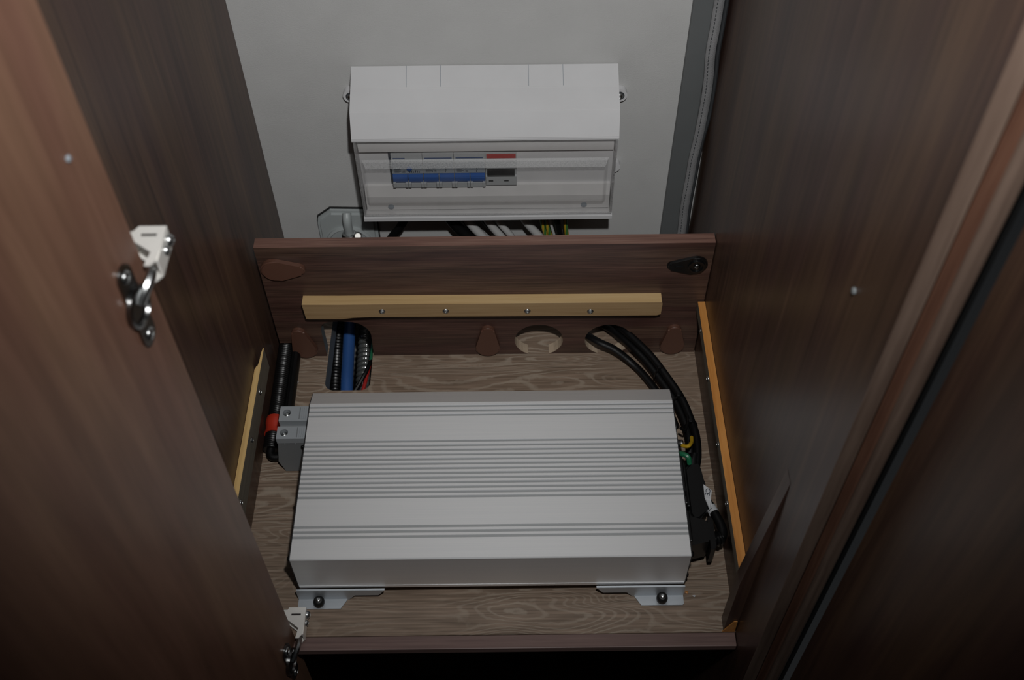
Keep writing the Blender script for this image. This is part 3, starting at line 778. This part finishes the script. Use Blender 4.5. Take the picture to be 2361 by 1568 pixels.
# ---- modules on the rail (they sit inside the unit: things of their own)
MW = 0.01808; BX = -0.1372
GB = 'circuit breakers in the consumer unit'
def quad(bm, x0, x1, z0, z1, y, mi=0):
    box(bm, x0, x1, y - 0.0001, y + 0.0001, z0, z1, mi=mi)
def breaker(i, label, rcd):
    xa = BX + 2 * i * MW; xb = xa + 2 * MW - 0.0004
    t = thing('circuit_breaker', ((xa + xb) / 2, UY(0.05), 0.2045), label, 'breaker', GB)
    yf = UY(0.0560)
    bm = B_(); prism(bm, [(UY(0.0482), 0.2045), (yf, 0.2050), (yf, 0.2120), (UY(0.0535), 0.2130), (UY(0.0535), 0.2265), (yf, 0.2275), (yf, 0.2440), (UY(0.0520), 0.2450), (UY(0.0520), 0.2530), (UY(0.0482), 0.2530)], 'yz', xa, xb)
    obj('body', bm, 'brk', t)
    bm = B_(); box(bm, xa + 0.0006, xb - 0.0006, yf - 0.0003, yf + 0.001, 0.2275, 0.2436)
    lab = obj('label_plate', bm, 'brk_top', t)
    for k in (0, 1):
        c = xa + (k + 0.5) * MW - 0.0001
        bm = B_(); prism(bm, [(UY(0.0534), 0.2130), (UY(0.0562), 0.2128), (UY(0.0585), 0.2175), (UY(0.0590), 0.2230), (UY(0.0572), 0.2268), (UY(0.0534), 0.2268)], 'yz', c - 0.0085, c + 0.0085)
        es = [e for e in bm.edges if abs(e.verts[0].co.x - e.verts[1].co.x) > 0.01]
        bmesh.ops.bevel(bm, geom=es, offset=0.0007, segments=2, affect='EDGES')
        obj('toggle', bm, 'blue', t)
        for s in (-1, 1):                            # white cheeks beside the toggle foot
            bm = B_(); box(bm, c + s * 0.0073 - 0.0016, c + s * 0.0073 + 0.0016, UY(0.0600), UY(0.0545), 0.2085, 0.2155, 0.0004)
            obj('toggle_guard', bm, 'brk', t)
    bm = B_()
    yq = yf - 0.0006
    for r in range(4):
        quad(bm, xa + 0.003, xa + 0.0085 + 0.002 * (r % 2), 0.2295 + r * 0.0016, 0.2300 + r * 0.0016, yq)
    if rcd:
        for k in range(6): quad(bm, xa + 0.020 + k * 0.0022, xa + 0.0212 + k * 0.0022, 0.2290, 0.2320 - 0.0006 * (k % 3), yq)
    else:
        quad(bm, xa + 0.0108, xa + 0.0113, 0.2295, 0.2318, yq)
        for k in range(3): quad(bm, xa + 0.0255 + 0.0005 * (k % 2), xa + 0.0262 + 0.0008 * (k % 2), 0.2292 + k * 0.0024, 0.2312 + k * 0.0024, yq)
    quad(bm, xa + 0.013, xa + 0.0160, 0.2295, 0.2299, yq); quad(bm, xa + 0.013, xa + 0.0155, 0.2311, 0.2315, yq)
    obj('printed_marks', bm, 'print', lab)
    text_mesh('printed_lettering', 'CE', 0.0030, Matrix.Translation((xa + (0.0125 if rcd else 0.0128), yq, 0.2300 if rcd else 0.2350)) @ Matrix.Rotation(PI / 2, 4, 'X'), 'print', lab)
    bm = B_(); quad(bm, xa + 0.002, xb - 0.002 - (0.018 if rcd else 0), 0.2462, 0.2476, UY(0.0522))
    obj('printed_band', bm, 'print_blue', lab)
    if rcd:
        bm = B_(); lathe(bm, [(0.0032, 0.0), (0.0032, 0.0018), (0.0026, 0.0022)], (xa + 0.0205, yf, 0.2352), (0, -1, 0), 18)
        obj('test_button', bm, 'blue', t, True)
breaker(0, 'double breaker with a round blue test button, leftmost in the fuse box', True)
breaker(1, 'double breaker with blue toggles, between the test-button breaker and another blue one', False)
breaker(2, 'double breaker with blue toggles, next to the black main switch', False)
xa = BX + 6 * MW; xb = xa + 2 * MW
ms = thing('main_switch', ((xa + xb) / 2, UY(0.05), 0.2070), 'pale main switch with a black toggle and red label in the fuse box', 'switch')
bm = B_(); prism(bm, [(UY(0.0482), 0.2075), (UY(0.0560), 0.2075), (UY(0.0560), 0.2205), (UY(0.0535), 0.2215), (UY(0.0535), 0.2325), (UY(0.0560), 0.2335), (UY(0.0560), 0.2440), (UY(0.0520), 0.2450), (UY(0.0520), 0.2530), (UY(0.0482), 0.2530)], 'yz', xa + 0.0002, xb)
obj('body', bm, 'brk', ms)
bm = B_(); prism(bm, [(UY(0.0534), 0.2212), (UY(0.0570), 0.2218), (UY(0.0595), 0.2262), (UY(0.0585), 0.2325), (UY(0.0534), 0.2330)], 'yz', xa + 0.0022, xb - 0.0022)
obj('toggle', bm, 'black', ms)
bm = B_(); box(bm, xa + 0.0015, xb - 0.0010, UY(0.0528), UY(0.0519), 0.2462, 0.2525)
obj('red_label', bm, 'red', ms)
for x in (xa + 0.0035, xa + 0.0215):
    bm = B_(); box(bm, x, x + 0.0052, UY(0.0563), UY(0.0555), 0.2135, 0.2152)
    obj('status_window', bm, 'black', ms)
bm = B_(); box(bm, BX - 0.0032, BX - 0.0004, UY(0.0495), UY(0.0478), 0.2055, 0.2550)
obj('cutout_gap', bm, 'print', cu)

# ================================================================== INLET HOUSING BELOW THE UNIT
ih = thing('inlet_housing', (-0.21, YW, 0.02), 'grey-white plastic inlet plate with hose clamp, below the fuse box at left', 'inlet')
oc = [(-0.2485, 0.020), (-0.1725, 0.020), (-0.1725, 0.118), (-0.2300, 0.1200), (-0.2470, 0.1060), (-0.2485, 0.0980)]
bm = B_(); prism(bm, [(-0.2097 + (x + 0.2097) * 1.03, 0.07 + (z - 0.07) * 1.03) for x, z in oc], 'xz', YW - 0.0025, YW - 0.0003)
obj('gasket', bm, 'rubber', ih)
bm = B_(); prism(bm, oc, 'xz', YW - 0.010, YW - 0.0026)
ed = [e for e in bm.edges if all(abs(v.co.y - (YW - 0.010)) < 1e-6 for v in e.verts)]
bmesh.ops.bevel(bm, geom=ed, offset=0.004, segments=4, affect='EDGES')
obj('plate', bm, 'inlet', ih, True)
bm = B_(); lathe(bm, [(0.030, 0.0), (0.030, 0.003), (0.027, 0.0042), (0.0255, 0.0030), (0.010, 0.0030)], (-0.2105, YW - 0.010, 0.066), (0, -1, 0), 32)
obj('ring_moulding', bm, 'inlet', ih, True)
bm = B_(); tube(bm, [(-0.2075, YW - 0.012, 0.121), (-0.2075, YW - 0.019, 0.112), (-0.2075, YW - 0.019, 0.09), (-0.2075, YW - 0.020, 0.066), (-0.2075, YW - 0.020, 0.04)], 0.0056, 14, 6)
obj('spigot', bm, 'inlet', ih, True)
bm = B_(); lathe(bm, [(0.0078, 0.0), (0.0086, 0.0006), (0.0086, 0.0090), (0.0078, 0.0096), (0.0058, 0.0098), (0.0058, 0.0002)], (-0.2075, YW - 0.0195, 0.0835), (0, 0, 1), 28, cap=False)
hc = obj('hose_clamp', bm, 'steel', ih, True)
for k in range(15):                                  # worm-thread teeth
    a = math.radians(-175 + k * 12)
    c = Vector((-0.2075 + 0.0087 * math.cos(a), YW - 0.0195 + 0.0087 * math.sin(a), 0.0883))
    bm = B_(); box(bm, c.x - 0.0003, c.x + 0.0003, c.y - 0.0003, c.y + 0.0003, c.z - 0.0030, c.z + 0.0030)
    obj('tooth', bm, 'rubber', hc)
bm = B_(); lathe(bm, [(0.0046, 0), (0.0050, 0.002), (0.0050, 0.008), (0.0046, 0.0085)], (-0.1965, YW - 0.0195, 0.0880), (0.1, -0.75, 0.65), 16)
obj('screw_housing', bm, 'rubber', hc, True)
bm = B_(); c_ = Vector((-0.1965, YW - 0.0195, 0.0880)) + Vector((0.1, -0.75, 0.65)).normalized() * 0.0085
lathe(bm, [(0.0040, 0), (0.0042, 0.0012), (0.0036, 0.0018)], c_, (0.1, -0.75, 0.65), 16)
obj('screw', bm, 'chrome', hc, True)
bm = B_(); lathe(bm, [(0.0068, 0), (0.0068, 0.085)], (-0.2075, YW - 0.0195, 0.0013), (0, 0, 1), 18)
obj('hose_end', bm, 'dark_rubber', ih, True)

# ================================================================== CABLES LEAVING THE UNIT
GC = 'cables below the fuse box'
def drop(name, xt, xb, r, mat, label, y=0.957, flat=1.0):
    """cable from the underside of the unit (z .17) slanting to xb at z .09, then down behind the board"""
    dx = xb - xt
    bm = B_(); tube(bm, [(xt - dx * 1.2, y, 0.1560), (xt, y, 0.116), (xb, y, 0.0915), (xb + dx * 1.0, y - 0.004, 0.060), (xb + dx * 1.5, y - 0.008, 0.008 + r)], r, 10, 6, flat=flat, up=(0, 1, 0))
    return tag(obj(name, bm, mat, None, True), label, 'cable', GC)
drop('flat_cable', -0.1382, -0.1541, 0.0055, 'black_soft', 'flat black cable slanting left under the fuse box', flat=0.5)
drop('black_cable', -0.0700, -0.0535, 0.0072, 'black_soft', 'thickest black cable slanting right under the middle of the fuse box')
drop('black_cable', -0.0575, -0.0445, 0.0040, 'black_soft', 'thin black cable between the thickest black cable and a white one', 0.964)
drop('white_cable', -0.0500, -0.0345, 0.0056, 'white_wire', 'white cable right of the thick black cable under the fuse box')
drop('black_cable', -0.0330, -0.0165, 0.0042, 'black_soft', 'thin black cable left of the pair of white cables', 0.962)
drop('white_cable', -0.0245, -0.0100, 0.0050, 'white_wire', 'left one of two touching white cables under the fuse box', 0.955)
drop('white_cable', -0.0135, 0.0010, 0.0042, 'white_wire', 'right one of two touching white cables under the fuse box', 0.959)
drop('black_cable', 0.0130, 0.0275, 0.0042, 'black_soft', 'thin black cable left of the last white cable', 0.970)
drop('white_cable', 0.0215, 0.0375, 0.0052, 'white_wire', 'single white cable beside the green and yellow wires')
drop('earth_wire', 0.0395, 0.0455, 0.0026, 'earth', 'green and yellow earth wire nearest the single white cable')
drop('earth_wire', 0.0452, 0.0508, 0.0026, 'earth', 'green and yellow earth wire next to a thin white wire')
drop('white_wire', 0.0505, 0.0560, 0.0018, 'white_wire', 'thin white wire between the earth wires and a black cable')
drop('black_cable', 0.0590, 0.0630, 0.0042, 'black_soft', 'black cable hanging straight down near the right of the fuse box')
drop('green_wire', 0.0690, 0.0716, 0.0028, 'earth', 'single green wire, rightmost of the wires under the fuse box')

# ================================================================== HOSES IN THE SLOT
bm = B_(); tube(bm, [(-0.2225, 0.955, -0.050), (-0.2205, 0.885, -0.058), (-0.2180, 0.830, -0.060), (-0.2150, 0.77, -0.085), (-0.2120, 0.72, -0.16)], 0.0082, 16, 10)
tag(obj('blue_hose', bm, 'blue_hose', None, True), 'blue water hose seen through the floor slot', 'hose')
bm = B_(); tube(bm, [(-0.2000, 0.96, -0.058), (-0.1985, 0.90, -0.066), (-0.1962, 0.833, -0.068), (-0.1935, 0.77, -0.093), (-0.190, 0.73, -0.16)], 0.0110, 16, 60, rfn=corr(0.0108, 0.0011, 0.0078))
ch = tag(obj('corrugated_hose', bm, 'tub', None, True), 'smoky clear ribbed drain hose beside the blue hose in the slot', 'hose')
bm = B_(); tube(bm, [(-0.2390, 0.95, -0.062), (-0.2375, 0.90, -0.065), (-0.2350, 0.835, -0.068), (-0.233, 0.78, -0.09), (-0.232, 0.74, -0.15)], 0.0080, 12, 50, rfn=corr(0.0080, 0.0009, 0.0052))
tag(obj('corrugated_conduit', bm, 'black', None, True), 'black ribbed conduit left of the blue hose inside the slot', 'conduit')
bm = B_(); tube(bm, [(-0.1795, 0.880, -0.030), (-0.1835, 0.850, -0.022), (-0.1880, 0.815, -0.022), (-0.1955, 0.785, -0.034), (-0.203, 0.75, -0.07)], 0.0024, 8, 8)
tag(obj('red_wire', bm, 'red_wire', None, True), 'red wire crossing the right side of the slot', 'wire')
bm = B_(); tube(bm, [(-0.1800, 0.856, -0.040), (-0.1812, 0.838, -0.010), (-0.1850, 0.818, -0.004), (-0.1930, 0.802, -0.009), (-0.2035, 0.784, -0.020), (-0.213, 0.75, -0.055)], 0.0026, 8, 8)
tag(obj('black_wire', bm, 'black_soft', None, True), 'black wire crossing over the red wire in the slot', 'wire')
bm = B_(); tube(bm, [(-0.1790, 0.915, -0.036), (-0.1815, 0.880, -0.024), (-0.1815, 0.862, -0.020), (-0.1825, 0.848, -0.022)], 0.0036, 8, 8)
tag(obj('green_wire', bm, 'green', None, True), 'short green wire above the red wire in the slot', 'wire')

# ================================================================== RIGHT-HAND LEADS
GL = 'black leads right of the inverter'
def lead(pts, r, label, mat='black_soft', flat=1.0, name='power_lead'):
    bm = B_(); tube(bm, pts, r, 12, 8, flat=flat)
    return tag(obj(name, bm, mat, None, True), label, 'cable', GL)
l1 = lead([(0.118, 0.905, 0.006), (0.1290, 0.872, 0.018), (0.1395, 0.848, 0.036), (0.1560, 0.826, 0.038), (0.1710, 0.806, 0.036), (0.1860, 0.780, 0.033), (0.2025, 0.745, 0.031), (0.2100, 0.712, 0.032), (0.2125, 0.687, 0.036), (0.2105, 0.660, 0.040), (0.2060, 0.641, 0.040)], 0.0046,
          'thick black lead from the right hole to the black coupler')
lead([(0.1050, 0.905, 0.0052), (0.1170, 0.880, 0.009), (0.1320, 0.852, 0.0255), (0.1505, 0.826, 0.0290), (0.1655, 0.806, 0.0270), (0.1805, 0.780, 0.0240), (0.1970, 0.745, 0.0220), (0.2050, 0.712, 0.0225), (0.2065, 0.688, 0.0220), (0.2050, 0.660, 0.0130), (0.2035, 0.620, 0.0058), (0.2035, 0.580, 0.0055)], 0.0046,
     'black lead lying under the thick lead right of the inverter')
lead([(0.0820, 0.875, 0.010), (0.0925, 0.850, 0.0265), (0.1080, 0.833, 0.0320), (0.1280, 0.824, 0.0275), (0.1500, 0.810, 0.0165), (0.1665, 0.788, 0.0140), (0.1850, 0.752, 0.0125), (0.1950, 0.718, 0.0110)], 0.0050,
     'flat black lead leaving the right hole on its left side', flat=0.75)
for c, t in (((0.1800, 0.7855, 0.0270), (0.55, -0.85, 0)), ((0.1990, 0.7450, 0.0255), (0.45, -0.9, 0)), ((0.2085, 0.7050, 0.0290), (0.2, -1, 0))):
    T = Vector(t).normalized(); w = T.cross(Vector((0, 0, 1))); bm = B_()
    n = 20; rg = []
    for rr, h in ((1.0, -0.0012), (1.0, 0.0012), (0.93, 0.0012), (0.93, -0.0012)):
        rg.append([bm.verts.new(Vector(c) + w * (0.0085 * rr * math.cos(2 * PI * i / n)) + Vector((0, 0, 1)) * (0.0130 * rr * math.sin(2 * PI * i / n)) + T * h) for i in range(n)])
    for a, b in zip(rg, rg[1:] + rg[:1]):
        for i in range(n): bm.faces.new((a[i], a[(i + 1) % n], b[(i + 1) % n], b[i]))
    tie = obj('tie_band', bm, 'black', l1)
    bm = B_(); p = Vector(c) + Vector((0, 0, 0.0130)) + w * 0.002
    box(bm, p.x - 0.0018, p.x + 0.0018, p.y - 0.0022, p.y + 0.0022, p.z - 0.001, p.z + 0.0032, 0.0004)
    obj('tie_head', bm, 'black', tie)
bm = B_(); tube(bm, [(0.2055, 0.716, 0.038), (0.2035, 0.702, 0.041), (0.1985, 0.690, 0.044), (0.1925, 0.690, 0.051)], 0.0014, 8, 8)
tag(obj('thin_wire', bm, 'black_soft', None, True), 'thin black wire curling from the lead bundle to the inverter end', 'wire')
bm = B_(); tube(bm, [(0.1895, 0.668, 0.052), (0.1935, 0.663, 0.054), (0.1985, 0.662, 0.056), (0.2030, 0.670, 0.051), (0.2050, 0.680, 0.046)], 0.0022, 8, 8)
tag(obj('earth_wire', bm, 'yellow', None, True), 'yellow earth wire curving from the inverter stud to the lead bundle', 'wire')
bm = B_(); tube(bm, [(0.1850, 0.6560, 0.050), (0.1915, 0.6520, 0.054), (0.1965, 0.6480, 0.054), (0.1985, 0.6440, 0.047)], 0.0030, 8, 8)
tag(obj('green_wire', bm, 'green', None, True), 'short green wire between the earth stud and the black coupler', 'wire')

# black coupler beside the inverter
cp = thing('power_coupler', (0.204, 0.606, 0.02), 'black moulded power coupler standing against the inverter end', 'connector')
bm = B_()
out = [(0.1985, 0.645), (0.2085, 0.645), (0.2110, 0.638), (0.2130, 0.618), (0.2155, 0.602), (0.2150, 0.592), (0.2105, 0.584), (0.2020, 0.572), (0.1945, 0.572), (0.1910, 0.580), (0.1910, 0.636)]
prism(bm, out, 'xy', 0.0150, 0.0480)
ed = [e for e in bm.edges if all(abs(v.co.z - 0.0480) < 1e-6 for v in e.verts)]
bmesh.ops.bevel(bm, geom=ed, offset=0.003, segments=3, affect='EDGES')
obj('shell', bm, 'black', cp)
bm = B_(); tube(bm, [(0.2035, 0.6445, 0.0370), (0.2050, 0.652, 0.0380), (0.2070, 0.660, 0.0385)], 0.0078, 12, 6, rfn=lambda L, t: 0.0085 - 0.0015 * t)
obj('strain_relief', bm, 'black', cp, True)
bm = B_(); box(bm, 0.1873, 0.1912, 0.582, 0.638, 0.018, 0.060, 0.001)
obj('face_plate', bm, 'black', cp)

pg = thing('power_plug', (0.205, 0.553, 0.02), 'black angled mains plug pushed into the inverter near its front right', 'plug')
bm = B_(); prism(bm, [(0.1875, 0.5360), (0.2060, 0.5405), (0.2080, 0.5440), (0.2080, 0.5620), (0.2050, 0.5660), (0.1875, 0.5720)], 'xy', 0.0240, 0.0580)
obj('shell', bm, 'black', pg)
bm = B_(); prism(bm, [(0.2080, 0.5330), (0.2120, 0.5330), (0.2140, 0.5360), (0.2140, 0.5690), (0.2110, 0.5720), (0.2080, 0.5700)], 'xy', 0.0260, 0.0550)
obj('collar', bm, 'black', pg)
bm = B_(); tube(bm, [(0.2135, 0.5530, 0.0400), (0.2185, 0.5530, 0.0395), (0.2235, 0.5550, 0.0390)], 0.0085, 12, 10, rfn=lambda L, t: 0.0088 - 0.0015 * t + 0.0007 * math.sin(t * 25))
obj('strain_relief', bm, 'black', pg, True)
ld = lead([(0.2228, 0.5545, 0.0390), (0.2262, 0.5600, 0.0385), (0.2258, 0.5700, 0.0375), (0.2225, 0.5820, 0.0360), (0.2180, 0.5960, 0.0340), (0.2150, 0.6090, 0.0270), (0.2150, 0.6250, 0.0140), (0.2145, 0.6450, 0.0070), (0.2100, 0.6750, 0.0068)], 0.0052,
          'black lead bending back from the mains plug along the right panel')
# folded paper tag on that lead
tgm = thing('cable_tag', (0.2185, 0.603, 0.034), 'white paper tag marked CE on the lead beside the black coupler', 'tag')
bm = B_()
fl_ = [Vector(p) for p in ((0.2102, 0.6152, 0.0500), (0.2187, 0.6077, 0.0495), (0.2164, 0.5968, 0.0490), (0.2172, 0.5880, 0.0465), (0.2135, 0.5840, 0.0485), (0.2098, 0.5990, 0.0492))]
va = [bm.verts.new(p) for p in fl_]; vb = [bm.verts.new(p - Vector((0.0001, 0, 0.0005))) for p in fl_]
bm.faces.new(va); bm.faces.new(vb[::-1])
for i in range(len(fl_)): bm.faces.new((va[i], vb[i], vb[(i + 1) % len(fl_)], va[(i + 1) % len(fl_)]))
obj('paper_flag', bm, 'paper', tgm)
text_mesh('printed_lettering', 'CE', 0.0075, Matrix.Translation((0.2137, 0.6055, 0.0500)) @ Matrix.Rotation(math.radians(4), 4, 'X') @ Matrix.Rotation(math.radians(-105), 4, 'Z'), 'print', tgm)
bm = B_(); tube(bm, [(0.2205, 0.5870, 0.0352), (0.2180, 0.5955, 0.0340)], 0.0058, 12, 5)
obj('wrap', bm, 'paper', tgm, True)

# small pad on the right panel, crumbs on the floor
bm = B_(); lathe(bm, [(0.0026, 0.0), (0.0026, 0.0016), (0.0018, 0.0024)], (XR - 0.0002, 0.4763, 0.533), (-1, 0, 0), 14)
tag(obj('door_bumper', bm, 'slot', None, True), 'small pale bumper pad high on the right walnut panel', 'bumper')
def chip(c, s, mat, label):
    bm = B_(); bmesh.ops.create_icosphere(bm, subdivisions=1, radius=1.0)
    for v in bm.verts: v.co = Vector((c[0] + v.co.x * s * random.uniform(.7, 1.2), c[1] + v.co.y * s * random.uniform(.6, 1.0), 0.0002 + s * 0.45 + v.co.z * s * 0.42))
    tag(obj('debris_chip', bm, mat), label, 'debris', 'chips on the cupboard floor')
chip((-0.2698, 0.7987), 0.0030, 'paper', 'white crumb on the floor beside the ribbed conduit')
chip((0.1859, 0.5095), 0.0022, 'orange_y', 'orange wood chip on the floor by the right bracket')
chip((0.1935, 0.5054), 0.0018, 'paper', 'white crumb on the floor by the right bracket')
